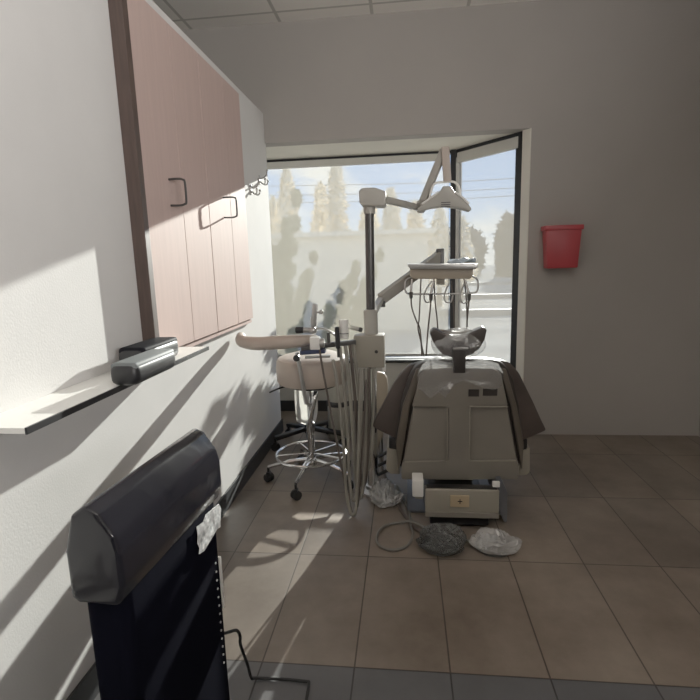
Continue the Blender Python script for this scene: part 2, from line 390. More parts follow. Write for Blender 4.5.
# wall shelf with black cases
t = thing('wall_shelf', (0, 1.4, .94), 'thin white wall shelf with black front edge below the cabinets', 'shelf')
MB().box(.0005, .148, .95, 1.972, .944, .957, bev=.001).build('shelf_board', M['white'], t, smooth=False)
MB().box(.148, .153, .95, 1.972, .942, .958, bev=.001).box(.0005, .153, 1.972, 1.976, .942, .957).build('edge_band', M['black'], t, smooth=False)
def case(c, size, label, top, rz=0):
    t = thing('plastic_case', (c[0], c[1], c[2] - size[2] / 2), label, 'plastic case')
    MB().obox(c, size, rz=rz, bev=min(size) * .42, seg=4).build('case_body', M['black'], t)
    MB().obox((c[0], c[1], c[2] + size[2] * .32), (size[0] * .92, size[1] * .95, size[2] * .42), rz=rz, bev=size[2] * .18, seg=3).build('case_lid', top, t)
case((.078, 1.64, .9935), (.10, .26, .072), 'small glossy black rounded case on the white shelf, against the wall', M['case_black'])
case((.170, 1.43, .990), (.085, .26, .064), 'grey-topped black rounded case on the front edge of the white shelf', M['grey_case'])

# ------------------------------------------------------------------ black air purifier at lower left
t = thing('air_purifier', (.44, .88, 0), 'tall slim black air purifier with glossy sloped top and power cord', 'air purifier')
ang = -.06
def slab(y0, y1, x0, x1, z0, z1, bev): return MB().box(x0, x1, y0, y1, z0, z1, bev=bev, seg=4)
rot = Matrix.Translation((.45, 1.16, 0)) @ Matrix.Rotation(ang, 4, 'Z') @ Matrix.Translation((-.45, -1.16, 0))
def turn(mb): mb.bm.transform(rot); return mb
turn(slab(.76, 1.155, .392, .478, .03, .76, .03)).build('housing', M['tower'], t)
prof = [(.385, 0, .71), (.400, 0, .70), (.478, 0, .70), (.492, 0, .74), (.492, 0, .80), (.484, 0, .835), (.455, 0, .878), (.432, 0, .888), (.405, 0, .870), (.385, 0, .80)]
turn(MB().prism(prof, 1, .745, 1.165, bev=.018, seg=3)).build('top_cover', M['gloss_black'], t)
turn(slab(.74, 1.14, .36, .50, .002, .035, .012)).build('base_foot', M['black'], t)
for k in range(13):
    z = .545 - k * .024
    turn(MB().cyl((.476, 1.118, z), (.4800, 1.118, z), .0026, n=8)).build('vent_dot', M['dot'], t)
turn(MB().box(.470, .4800, 1.140, 1.150, .40, .545, bev=.002)).build('edge_strip', M['white'], t)
MB().tube([(.450, 1.150, .312), (.470, 1.16, .309), (.484, 1.20, .285), (.488, 1.213, .255), (.484, 1.222, .22), (.478, 1.28, .105), (.476, 1.31, .03), (.480, 1.333, .008), (.56, 1.337, .006), (.640, 1.334, .006), (.652, 1.325, .006), (.656, 1.25, .006), (.658, 1.10, .006)], .0045, n=8, sub=5).build('power_cord', M['black_rubber'], t)
lab = turn(MB().box(.4815, .4835, 1.030, 1.150, .628, .695))
bmesh.ops.subdivide_edges(lab.bm, edges=lab.bm.edges[:], cuts=4, use_grid_fill=True)
lab.shear(lambda c: Vector((c.x + .001 + abs(noise.noise(c * 55)) * .007, c.y + noise.noise(c * 30) * .012, c.z + noise.noise(c * 30 + Vector((5, 0, 0))) * .014)))
tag(lab.build('crumpled_wrapper', M['print'], origin=(.482, 1.12, .62)), 'small crumpled clear wrapper with dark print stuck on the black purifier', 'wrapper')

# ------------------------------------------------------------------ assistant stool (front) and second stool
def castor(t, c, ang):
    x, y = c
    MB().cyl((x, y, .055), (x, y, .088), .008, n=10).box(x - .012, x + .012, y - .018, y + .018, .046, .062, bev=.004).build('caster_fork', M['black'], t)
    w = MB()
    for s in (-1, 1):
        dx, dy = math.cos(ang) * .014 * s, math.sin(ang) * .014 * s
        ex, ey = math.cos(ang) * .010, math.sin(ang) * .010
        w.cyl((x + dx - ex, y + dy - ey, .0265), (x + dx + ex, y + dy + ey, .0265), .026, n=18, bev=.004)
    w.build('caster_wheel', M['black_rubber'], t)
cx, cy = .398, 2.80
t = thing('dental_stool', (cx, cy, 0), 'tan padded assistant stool with chrome foot ring and curved arm rest', 'stool')
MB().lathe([(.165, .612), (.192, .617), (.202, .635), (.204, .70), (.202, .735), (.192, .756), (.165, .766), (.09, .769), (.0, .769)], (.432, 2.76, 0), n=40).build('seat', M['tan'], t)
MB().lathe([(.14, .595), (.14, .613)], (.432, 2.76, 0), n=28).build('seat_plate', M['black'], t)
MB().cyl((cx, cy, .36), (cx, cy, .585), .014).build('gas_rod', M['chrome'], t)
MB().lathe([(.030, .10), (.030, .12), (.021, .13), (.021, .30), (.025, .305), (.025, .355), (.017, .362), (.017, .37)], (cx, cy, 0), n=24).build('column', M['chrome'], t)
angs = [math.radians(a) for a in (-172 + 0, -100, -28, 44, 116)]
for a in angs:
    ex, ey = cx + .262 * math.cos(a), cy + .262 * math.sin(a)
    MB().tube([(cx + .02 * math.cos(a), cy + .02 * math.sin(a), .128), (cx + .14 * math.cos(a), cy + .14 * math.sin(a), .118), (ex, ey, .090)], .012, n=8, radii=[.015, .013, .010]).build('leg', M['chrome'], t)
    castor(t, (ex, ey), a + .9)
fr = MB().ring((cx - .004, cy, .165), .205, .0085).build('foot_ring', M['chrome'], t)
for k in range(5):
    a = angs[k] + .1
    MB().cyl((cx + .02 * math.cos(a), cy + .02 * math.sin(a), .168), (cx + .203 * math.cos(a), cy + .203 * math.sin(a), .165), .006, n=8).build('spoke', M['chrome'], fr)
# body-support arm: rod, knob, curved pad
MB().tube([(cx, 2.74, .33), (.405, 2.72, .36), (.425, 2.675, .42), (.440, 2.655, .48), (.455, 2.66, .54), (.462, 2.68, .575)], .015, n=10, sub=5).build('support_bracket', M['chrome'], t)
MB().cyl((.432, 2.545, .545), (.398, 2.535, .825), .011, n=12).cyl((.430, 2.545, .555), (.430, 2.66, .50), .010, n=10).build('support_rod', M['steel'], t)
MB().cyl((.400, 2.530, .800), (.400, 2.500, .800), .0175, n=20, bev=.004).build('clamp_knob', M['black'], t)
pad = MB()
path = [(.040, 2.72, .885), (.08, 2.62, .874), (.17, 2.565, .870), (.27, 2.545, .876), (.37, 2.54, .882), (.465, 2.55, .886), (.505, 2.565, .888)]
pad.tube(path, .034, n=16, sub=6, radii=[.026, .033, .036, .036, .035, .029, .020])
pad.shear(lambda c: Vector((c.x, c.y, c.z)))
pad.build('support_pad', M['tan'], t)
MB().tube([(.345, 2.74, .605), (.27, 2.68, .600), (.215, 2.62, .588)], .005, n=8).build('height_lever', M['black'], t)

sx, sy = .27, 3.38
t = thing('doctor_stool', (sx, sy, 0), 'second stool behind the assistant stool, black star base and pale wrapped backrest', 'stool')
MB().lathe([(.15, .575), (.185, .585), (.195, .61), (.19, .655), (.15, .672), (.0, .675)], (sx + .06, sy - .03, 0), n=36).build('seat', M['tan'], t)
MB().lathe([(.032, .09), (.032, .15), (.024, .16), (.024, .36), (.015, .37), (.015, .578)], (sx, sy, 0), n=20).build('gas_column', M['black'], t)
for k in range(5):
    a = math.radians(-5 + 72 * k); ex, ey = sx + .25 * math.cos(a), sy + .25 * math.sin(a)
    MB().bar((sx + .01 * math.cos(a), sy + .01 * math.sin(a), .125), (ex, ey, .090), .045, .03, bev=.008).build('leg', M['black'], t)
    castor(t, (ex, ey), a + .7)
bk = MB()
rows = []
for j in range(9):
    z = .215 + .30 * j / 8
    row = []
    for i in range(13):
        a = math.radians(200 + 75 * i / 12); wv = math.sqrt(max(0, 1 - ((j - 4) / 4.4) ** 2)) * .5 + .5
        am = math.radians(237); a = am + (a - am) * wv
        row.append((sx + .095 + .175 * math.cos(a), sy - .04 + .175 * math.sin(a), z))
    rows.append(row)
vs = [[bk.bm.verts.new(q) for q in r] for r in rows]
for j in range(8):
    for i in range(12): bk.bm.faces.new((vs[j][i], vs[j][i + 1], vs[j + 1][i + 1], vs[j + 1][i]))
bmesh.ops.solidify(bk.bm, geom=bk.bm.faces[:], thickness=.022)
bk.build('backrest', M['white'], t)
MB().bar((sx + .05, sy - .06, .57), (sx + .0, sy - .18, .45), .03, .008).build('backrest_bracket', M['steel'], t)

t = thing('suction_canister', (.472, 3.52, 0), 'pale cylindrical canister with black strap standing behind the stools', 'canister')
MB().lathe([(.078, .004), (.084, .012), (.084, .50), (.078, .52), (.03, .535), (.0, .535)], (.472, 3.52, 0), n=32).build('tank', M['plastic'], t)
MB().lathe([(.086, .255), (.088, .258), (.088, .290), (.086, .293)], (.472, 3.52, 0), n=32).build('strap', M['black'], t)

# ------------------------------------------------------------------ dental chair
TY = lambda c: Vector((c.x, c.y - (c.z - .25) * .10, c.z))       # recline of the backrest
ch = thing('dental_chair', (1.22, 2.75, 0), 'dental chair seen from behind, taupe plastic back shell and brown upholstery', 'dental chair')
MB().box(.96, 1.46, 2.42, 3.35, .001, .016, bev=.006).build('floor_plate', M['base_plate'], ch)
MB().box(1.068, 1.348, 2.285, 3.10, .016, .094, bev=.008).build('plinth', M['black'], ch)
pc = MB().prism([(0, 2.255, .094), (0, 2.255, .208), (0, 2.262, .213), (0, 2.375, .178), (0, 2.375, .094)], 0, 1.046, 1.388, bev=.004)
pb = pc.build('pump_cover', M['plastic_dim'], ch)
MB().box(1.046, 1.388, 2.250, 2.256, .073, .098, bev=.002).build('lower_lip', M['shell'], pb, smooth=False)
oc = MB().box(1.162, 1.250, 2.248, 2.256, .128, .186, bev=.003).build('outlet_cover', M['ivory'], pb)
oc['label'] = 'tan outlet cover with a small cross mark'
MB().box(1.196, 1.218, 2.2465, 2.249, .155, .159).box(1.2050, 1.2090, 2.2465, 2.249, .145, .169).build('cross_mark', M['brown_deep'], oc, smooth=False)
MB().prism([(0, 2.266, .205), (0, 2.266, .216), (0, 2.372, .186), (0, 2.372, .175)], 0, 1.055, 1.380).build('pump_top', M['black'], ch)
MB().box(.985, 1.038, 2.26, 2.36, .168, .250, bev=.006).build('side_block', M['white'], ch)
MB().box(.998, 1.036, 2.275, 2.36, .150, .172, bev=.004).build('side_block_base', M['plastic_dim'], ch)
MB().box(1.355, 1.388, 2.246, 2.262, .232, .258, bev=.003).build('latch', M['white'], ch)
MB().prism([(1.392, 0, .222), (1.415, 0, .225), (1.440, 0, .17), (1.440, 0, .018), (1.425, 0, .018), (1.392, 0, .10)], 1, 2.32, 2.75, bev=.005).build('lift_link', M['base_plate'], ch)
# lifting column and seat
MB().box(1.10, 1.32, 2.62, 3.05, .085, .37, bev=.02).build('lift_column', M['plastic_dim'], ch)
MB().box(.965, 1.475, 2.56, 3.15, .40, .50, bev=.045, seg=4).build('seat_cushion', M['brown'], ch)
MB().box(.99, 1.45, 2.56, 3.10, .36, .40, bev=.01).build('seat_pan', M['plastic_dim'], ch)
MB().prism([(0, 3.12, .50), (0, 3.12, .40), (0, 3.72, .22), (0, 3.74, .33)], 0, 1.00, 1.40, bev=.035, seg=3).build('leg_rest', M['brown'], ch)
# back shell
sh = [(0.930, 2.400, 0.190), (1.508, 2.400, 0.201), (1.506, 2.400, 0.279), (1.496, 2.400, 0.304), (1.405, 2.400, 0.736), (1.386, 2.400, 0.770), (1.353, 2.400, 0.785), (1.081, 2.400, 0.787), (1.047, 2.400, 0.772), (1.023, 2.400, 0.738), (0.946, 2.400, 0.297), (0.936, 2.400, 0.270)]
MB().prism(sh, 1, 2.405, 2.445, bev=.008, seg=3).shear(TY).build('back_shell', M['shell'], ch)
bs = C.objects['back_shell']
H1 = [(0.936, 2.400, 0.275), (0.946, 2.400, 0.291), (1.154, 2.400, 0.300), (1.163, 2.400, 0.310), (1.162, 2.400, 0.577), (1.153, 2.400, 0.588), (0.988, 2.400, 0.587), (1.028, 2.400, 0.748), (1.047, 2.400, 0.767), (1.081, 2.400, 0.782), (1.353, 2.400, 0.780), (1.386, 2.400, 0.765), (1.400, 2.400, 0.746), (1.436, 2.400, 0.593), (1.272, 2.400, 0.593), (1.262, 2.400, 0.583), (1.265, 2.400, 0.312), (1.275, 2.400, 0.301), (1.491, 2.400, 0.310), (1.501, 2.400, 0.284), (1.503, 2.400, 0.206), (0.935, 2.400, 0.195)]
hr = MB().prism(H1, 1, 2.387, 2.408, bev=.006).shear(TY)
hr.build('raised_spine', M['shell'], bs)
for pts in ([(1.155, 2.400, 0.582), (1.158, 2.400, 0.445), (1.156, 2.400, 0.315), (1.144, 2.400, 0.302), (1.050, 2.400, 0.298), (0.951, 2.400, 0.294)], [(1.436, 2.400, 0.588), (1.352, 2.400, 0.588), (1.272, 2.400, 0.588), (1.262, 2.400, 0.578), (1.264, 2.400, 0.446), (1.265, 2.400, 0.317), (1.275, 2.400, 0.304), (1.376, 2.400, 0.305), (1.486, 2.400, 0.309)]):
    MB().tube(pts, .0032, n=8, sub=3).shear(lambda c: Vector((c.x, c.y - .013 - (c.z - .25) * .10, c.z))).build('panel_highlight', M['plastic_dim'], bs)  # thin lighter tubes, painted highlight lines along the raised panel edges
npl = MB().box(1.252, 1.302, 2.383, 2.389, .640, .676, bev=.002).box(1.318, 1.385, 2.383, 2.389, .644, .680, bev=.002).shear(TY).build('name_plate', M['brown_deep'], bs, smooth=False)
# upholstery
up = [(0.901, 2.480, 0.372), (0.929, 2.480, 0.564), (0.971, 2.480, 0.709), (1.001, 2.480, 0.771), (1.055, 2.480, 0.801), (1.114, 2.480, 0.810), (1.342, 2.480, 0.808), (1.404, 2.480, 0.798), (1.443, 2.480, 0.762), (1.473, 2.480, 0.697), (1.505, 2.480, 0.565), (1.540, 2.480, 0.352), (1.519, 2.480, 0.229), (0.935, 2.480, 0.219)]
MB().prism(up, 1, 2.447, 2.535, bev=.03, seg=4).shear(TY).build('back_cushion', M['brown_deep'], ch)
trim = [(0.915, 2.460, 0.217), (0.907, 2.460, 0.379), (0.944, 2.460, 0.580), (1.010, 2.460, 0.765), (1.050, 2.460, 0.774), (0.979, 2.460, 0.580), (0.931, 2.460, 0.272)]
MB().prism(trim, 1, 2.43, 2.47, bev=.006).shear(TY).build('cushion_edge', M['brown_olive'], ch)
trim = [(1.530, 2.460, 0.238), (1.530, 2.460, 0.385), (1.486, 2.460, 0.581), (1.430, 2.460, 0.762), (1.396, 2.460, 0.772), (1.458, 2.460, 0.581), (1.519, 2.460, 0.280)]
MB().prism(trim, 1, 2.43, 2.47, bev=.006).shear(TY).build('cushion_edge', M['brown_olive'], ch)
# side wings / arm slings
def wing(pts, s):
    c = Vector((1.22, 0, 0))
    k = MB().prism(pts, 1, 2.470, 2.525, bev=.012, seg=3)
    bmesh.ops.subdivide_edges(k.bm, edges=[e for e in k.bm.edges if e.calc_length() > .05], cuts=2)
    k.shear(lambda v: Vector((v.x, v.y + max(0, abs(v.x - 1.22) - .22) * .25, v.z)))
    return k.build('side_wing', M['brown'], ch)
wing([(1.067, 2.520, 0.782), (1.022, 2.520, 0.778), (0.976, 2.520, 0.762), (0.936, 2.520, 0.721), (0.899, 2.520, 0.669), (0.868, 2.520, 0.605), (0.830, 2.520, 0.530), (0.798, 2.520, 0.471), (0.781, 2.520, 0.427), (0.802, 2.520, 0.416), (0.848, 2.520, 0.395), (0.890, 2.520, 0.379), (0.921, 2.520, 0.374), (0.933, 2.520, 0.466), (0.954, 2.520, 0.573), (0.986, 2.520, 0.689), (1.022, 2.520, 0.741)], -1)
wing([(1.397, 2.520, 0.790), (1.435, 2.520, 0.784), (1.475, 2.520, 0.764), (1.514, 2.520, 0.718), (1.550, 2.520, 0.646), (1.592, 2.520, 0.563), (1.633, 2.520, 0.475), (1.665, 2.520, 0.412), (1.636, 2.520, 0.401), (1.593, 2.520, 0.385), (1.554, 2.520, 0.374), (1.514, 2.520, 0.363), (1.516, 2.520, 0.469), (1.484, 2.520, 0.584), (1.452, 2.520, 0.677), (1.422, 2.520, 0.739)], 1)
for pts in ([(0.869, 2.530, 0.375), (0.937, 2.530, 0.370), (0.936, 2.530, 0.304), (0.868, 2.530, 0.314)], [(1.511, 2.530, 0.370), (1.566, 2.530, 0.376), (1.568, 2.530, 0.311), (1.513, 2.530, 0.311)]):
    MB().prism(pts, 1, 2.50, 2.90, bev=.006).build('arm_post', M['black'], ch)
for pts in ([(0.858, 2.500, 0.326), (0.926, 2.500, 0.315), (0.924, 2.500, 0.172), (0.872, 2.500, 0.176), (0.851, 2.500, 0.198)], [(1.521, 2.500, 0.322), (1.580, 2.500, 0.334), (1.584, 2.500, 0.200), (1.570, 2.500, 0.183), (1.525, 2.500, 0.177)]):
    MB().prism(pts, 1, 2.50, 2.98, bev=.008).build('side_cover', M['plastic_dim'], ch)
# headrest
hp = [(1.073, 2.340, 0.946), (1.087, 2.340, 0.965), (1.105, 2.340, 0.964), (1.137, 2.340, 0.945), (1.174, 2.340, 0.935), (1.215, 2.340, 0.935), (1.255, 2.340, 0.944), (1.296, 2.340, 0.962), (1.318, 2.340, 0.971), (1.331, 2.340, 0.956), (1.323, 2.340, 0.915), (1.301, 2.340, 0.873), (1.270, 2.340, 0.845), (1.229, 2.340, 0.831), (1.165, 2.340, 0.832), (1.129, 2.340, 0.847), (1.101, 2.340, 0.880), (1.083, 2.340, 0.913)]
k = MB().prism(hp, 1, 2.335, 2.405, bev=.016, seg=4)
hd = k.build('headrest', M['headrest'], ch)
MB().tube([(1.095, 2.400, 0.947), (1.128, 2.400, 0.939), (1.179, 2.400, 0.929), (1.221, 2.400, 0.928), (1.272, 2.400, 0.937), (1.323, 2.400, 0.951)], .012, n=8, radii=[.006, .016, .018, .018, .016, .006]).build('pillow_rim', M['pillow'], hd)
MB().bar((1.206, 2.332, .760), (1.206, 2.326, .872), .058, .03, bev=.006).build('headrest_post', M['brown_deep'], hd)
MB().bar((1.176, 2.316, .876), (1.246, 2.316, .876), .012, .012, bev=.003).build('post_clip', M['steel'], hd)
# clear film drape over shoulders and headrest
def film(name, outline, y, wob, seed, bulge=.0):
    k = MB(); n = len(outline)
    cxm = sum(p[0] for p in outline) / n; czm = sum(p[2] for p in outline) / n
    rings = []
    for r_ in (0, .35, .7, 1):
        rings.append([k.bm.verts.new((cxm + (p[0] - cxm) * r_, y, czm + (p[2] - czm) * r_)) for p in outline] if r_ else [k.bm.verts.new((cxm, y, czm))])
    for i in range(n): k.bm.faces.new((rings[0][0], rings[1][i], rings[1][(i + 1) % n]))
    for a, b in zip(rings[1:], rings[2:]):
        for i in range(n): k.bm.faces.new((a[i], b[i], b[(i + 1) % n], a[(i + 1) % n]))
    bmesh.ops.subdivide_edges(k.bm, edges=k.bm.edges[:], cuts=2, use_grid_fill=True)
    for v in k.bm.verts:
        d = noise.noise(v.co * 16 + Vector((seed, 0, 0))) * wob + abs(noise.noise(Vector((v.co.x * 38, seed, v.co.z * 7)))) * wob
        v.co.y -= d
        v.co = TY(v.co)
    return k.build(name, M['clear'], None if name != 'x' else None, origin=(cxm, y, czm))
f1 = film('plastic_cover', [(1.018, 2.375, 0.684), (1.013, 2.375, 0.753), (1.037, 2.375, 0.802), (1.084, 2.375, 0.840), (1.150, 2.375, 0.849), (1.178, 2.375, 0.820), (1.243, 2.375, 0.815), (1.307, 2.375, 0.829), (1.381, 2.375, 0.804), (1.405, 2.375, 0.761), (1.402, 2.375, 0.693), (1.365, 2.375, 0.674), (1.300, 2.375, 0.693), (1.225, 2.375, 0.723), (1.178, 2.375, 0.694), (1.141, 2.375, 0.635), (1.113, 2.375, 0.674), (1.075, 2.375, 0.635)], 2.374, .012, 3)
tag(f1, 'crinkled clear plastic cover over the shoulders of the dental chair back', 'plastic cover')
k = MB(); 
bmesh.ops.create_uvsphere(k.bm, u_segments=28, v_segments=18, radius=1, matrix=Matrix.Translation((1.204, 2.37, .888)) @ Matrix.Diagonal((.128, .058, .077, 1)))
k.crumple(.012, 20, 5)
tag(k.build('headrest_cover', M['clear'], origin=(1.204, 2.37, .82)), 'crinkled clear plastic bag pulled over the chair headrest', 'plastic cover')

# ------------------------------------------------------------------ floor things: foot controls, cables, wrap
def foot_control(c, size, bag, label, seed, rz=0.0):
    t = thing('foot_control', (c[0], c[1], 0), label, 'foot pedal')
    MB().lathe([(size[0] * .70, .003), (size[0] * .74, .008), (size[0] * .70, .024), (size[0] * .45, .034), (size[0] * .2, .042), (0, .043)], (c[0], c[1], 0), n=28).build('pedal_disc', M['pedal'], t)
    k = MB(); bmesh.ops.create_icosphere(k.bm, subdivisions=5, radius=1)
    for v in k.bm.verts:
        u = v.co.copy()
        n1 = noise.noise(u * 1.6 + Vector((seed, 0, 0))); n2 = abs(noise.noise(u * 4.2 + Vector((0, seed, 0)))); n3 = abs(noise.noise(u * 9 + Vector((0, seed, 3))))
        r = 1 + .22 * n1 - .09 * n2
        x, y = u.x * r * size[0], u.y * r * size[1]
        z = max(.0015, (u.z * .5 + .42) * size[2] * (1 + .5 * n1 - .35 * n2))
        v.co = Vector((c[0] + x * math.cos(rz) - y * math.sin(rz), c[1] + x * math.sin(rz) + y * math.cos(rz), z))
    k.build('plastic_bag', bag, t, angle=.5)
foot_control((1.108, 2.115), (.112, .100, .088), M['dark_bag'], 'bagged dark foot pedal on the floor left of the white bag, smoky film', 1.3, -.5)
foot_control((1.345, 2.120), (.108, .085, .070), M['clear_bag'], 'foot pedal in a whitish clear plastic bag, right of the dark one', 4.2, -.2)
tag(MB().tube([(.808, 2.95, .02), (.862, 2.70, .012), (.912, 2.484, .008), (.960, 2.34, .008), (1.00, 2.25, .010), (1.06, 2.19, .012)], .0075, n=8).build('pedal_cable', M['hose_dark'], origin=(.9, 2.5, 0)),
    'dark cable running straight from the post to the smoky bagged pedal', 'cable', 'floor cables')
tag(MB().tube([(.905, 2.72, .009), (.938, 2.577, .009), (.970, 2.40, .009), (.975, 2.27, .018), (.985, 2.20, .012), (.965, 2.115, .009), (.915, 2.070, .009), (.860, 2.073, .009), (.822, 2.12, .009), (.820, 2.20, .009), (.850, 2.27, .009), (.91, 2.30, .010), (.985, 2.285, .028), (1.05, 2.255, .012), (1.114, 2.236, .010), (1.18, 2.19, .012), (1.242, 2.14, .020), (1.275, 2.13, .022)], .0062, n=8).build('looped_cable', M['hose_mid'], origin=(.9, 2.2, 0)),
    'grey cable coiled in a loop on the floor, leading to the whitish bag', 'cable', 'floor cables')
k = MB(); bmesh.ops.create_icosphere(k.bm, subdivisions=5, radius=1)
for v in k.bm.verts:
    u = v.co.copy(); n1 = noise.noise(u * 2 + Vector((8, 0, 0))); n2 = abs(noise.noise(u * 5 + Vector((0, 4, 0))))
    r = 1 + .3 * n1 - .12 * n2
    v.co = Vector((.845 + u.x * r * .085, 2.56 + u.y * r * .13, max(.0015, (u.z * .5 + .4) * .10 * (.8 + .5 * n1 - .4 * n2))))
tag(k.build('plastic_wrap', M['clear_bag'], origin=(.845, 2.56, 0), angle=.5), 'crumpled clear plastic wrap on the floor between post and chair', 'plastic wrap')
for i, (yy, lab_) in enumerate(((2.66, 'lowest'), (2.72, 'middle'), (2.78, 'topmost'))):
    tag(MB().tube([(.80, yy, .10 + .03 * i), (.845, yy - .03, .135 + .03 * i), (.90, yy + .02, .145 + .03 * i), (.96, yy + .10, .13 + .03 * i)], .010, n=8).build('black_conduit', M['black_rubber'], origin=(.85, yy, .1 + .03 * i)),
        lab_ + ' of the three short black conduits between the post and chair side', 'hose', 'black conduits beside the chair')

# ------------------------------------------------------------------ delivery post
px, py = .775, 2.66
po = thing('delivery_post', (px, py, 0), 'upright equipment post with dark pole, grey junction box and top housing', 'equipment post')
MB().lathe([(.075, .001), (.075, .012), (.04, .02), (.04, .04)], (px - .005, py, 0), n=28).build('floor_flange', M['steel'], po)
MB().cyl((px - .005, py, .03), (px - .005, py, .74), .030, n=24).build('lower_pole', M['chrome'], po)
jb = MB().box(.690, .850, 2.590, 2.70, .728, .900, bev=.008).build('junction_box', M['plastic_dim'], po)
MB().cyl((.808, 2.585, .815), (.808, 2.592, .815), .009, n=14).build('lock_button', M['brown_deep'], jb)
MB().cyl((px + .004, py, .895), (px + .002, py, 1.03), .037, n=28, bev=.004).build('sleeve', M['plastic'], po)
MB().cyl((px + .003, py, 1.03), (px + .008, py, 1.525), .0235, n=24).build('dark_pole', M['dark_pole'], po)
MB().cyl((px + .008, py, 1.52), (px + .010, py, 1.575), .030, n=24).build('collar', M['plastic'], po)
hx = [(.737, 0, 1.572), (.737, 0, 1.628), (.752, 0, 1.642), (.815, 0, 1.642), (.868, 0, 1.622), (.872, 0, 1.560), (.86, 0, 1.550), (.75, 0, 1.556)]
MB().prism(hx, 1, 2.60, 2.73, bev=.012, seg=3).build('top_housing', M['plastic'], po)
MB().cyl((.845, 2.61, .705), (.845, 2.61, .74), .010, n=12).build('knob', M['white'], po)
# holder arm to the left
ha = MB().bar((.700, 2.585, .868), (.500, 2.510, .862), .030, .026, bev=.004).bar((.520, 2.50, .862), (.430, 2.485, .852), .022, .022, bev=.004).build('holder_arm', M['dark_pole'], po)
MB().box(.478, .530, 2.475, 2.51, .848, .912, bev=.006).build('holder_block', M['white'], ha)
MB().cyl((.530, 2.49, .880), (.552, 2.49, .880), .026, n=20, bev=.004).build('holder_wheel', M['steel'], ha)
MB().bar((.425, 2.50, .832), (.555, 2.50, .840), .05, .022, bev=.004).build('holder_tray', M['navy'], ha)
MB().bar((.45, 2.49, .808), (.58, 2.49, .813), .03, .012, bev=.003).build('lower_rail', M['steel'], ha)
MB().tube([(.48, 2.50, .945), (.54, 2.49, .955), (.60, 2.48, .930), (.632, 2.48, .89)], .006).build('upper_hose', M['steel'], ha)

def inst(name, label, parts, group='suction and syringe instruments on the holder arm'):
    t = thing(name, parts[0][0], label, 'dental instrument', group)
    return t
# black valve lying left, lever upright, black handle, cup, tube
t = thing('suction_valve', (0.4480, 2.49, 0.9340), 'suction valve with short black end, leftmost on the holder arm', 'dental instrument', 'instruments on the holder arm')
MB().cyl((0.4060, 2.495, 0.9480), (0.4480, 2.495, 0.9480), .017, n=18, bev=.003).build('black_end', M['black'], t)
MB().cyl((0.4460, 2.495, 0.9480), (0.5030, 2.495, 0.9460), .014, n=16).sphere((0.4950, 2.495, 0.9440), .020).build('valve_body', M['steel'], t)
MB().obox((0.5000, 2.495, 0.9890), (.030, .024, .05), bev=.006).obox((0.5080, 2.492, 1.0390), (.026, .020, .085), ry=.12, bev=.006).build('lever', M['steel'], t)
MB().sphere((0.5400, 2.492, 1.0380), .012).cyl((0.5180, 2.492, 1.0370), (0.5400, 2.492, 1.0380), .005, n=8).build('lever_knob', M['steel'], t)
MB().cyl((0.5730, 2.49, 0.9340), (0.5730, 2.49, 0.8790), .009, n=12).build('valve_tip', M['dark_pole'], t)
t = thing('air_water_syringe', (0.6210, 2.47, 0.8700), 'upright black-handled syringe standing in the holder arm', 'dental instrument', 'instruments on the holder arm')
MB().cyl((0.6230, 2.47, 0.8550), (0.6210, 2.47, 0.9650), .012, n=16, bev=.003).build('handle', M['black'], t)
MB().cyl((0.6240, 2.47, 0.8100), (0.6230, 2.47, 0.8560), .007, n=12).build('connector', M['dark_pole'], t)
t = thing('plastic_cup', (0.6520, 2.50, 0.9000), 'translucent white plastic cup standing on the holder arm', 'cup')
MB().lathe([(.018, .000), (.022, .004), (.025, .096), (.0235, .096), (.0205, .006), (.0, .006)], (0.6520, 2.50, 0.9000), n=24).build('cup_body', M['white'], t)
MB().ring((0.6520, 2.50, 0.9280), .0235, .002, n=24, m=6).build('cup_band', M['dark_pole'], t)
t = thing('saliva_ejector', (0.7100, 2.52, 0.9460), 'short grey suction tube lying towards the post, right of the cup', 'dental instrument', 'instruments on the holder arm')
MB().cyl((0.6750, 2.535, 0.9560), (0.7320, 2.515, 0.9430), .011, n=14, bev=.002).build('tube', M['plastic'], t)
MB().cyl((0.7280, 2.516, 0.9440), (0.7420, 2.511, 0.9405), .012, n=14, bev=.002).build('tip', M['dark_pole'], t)

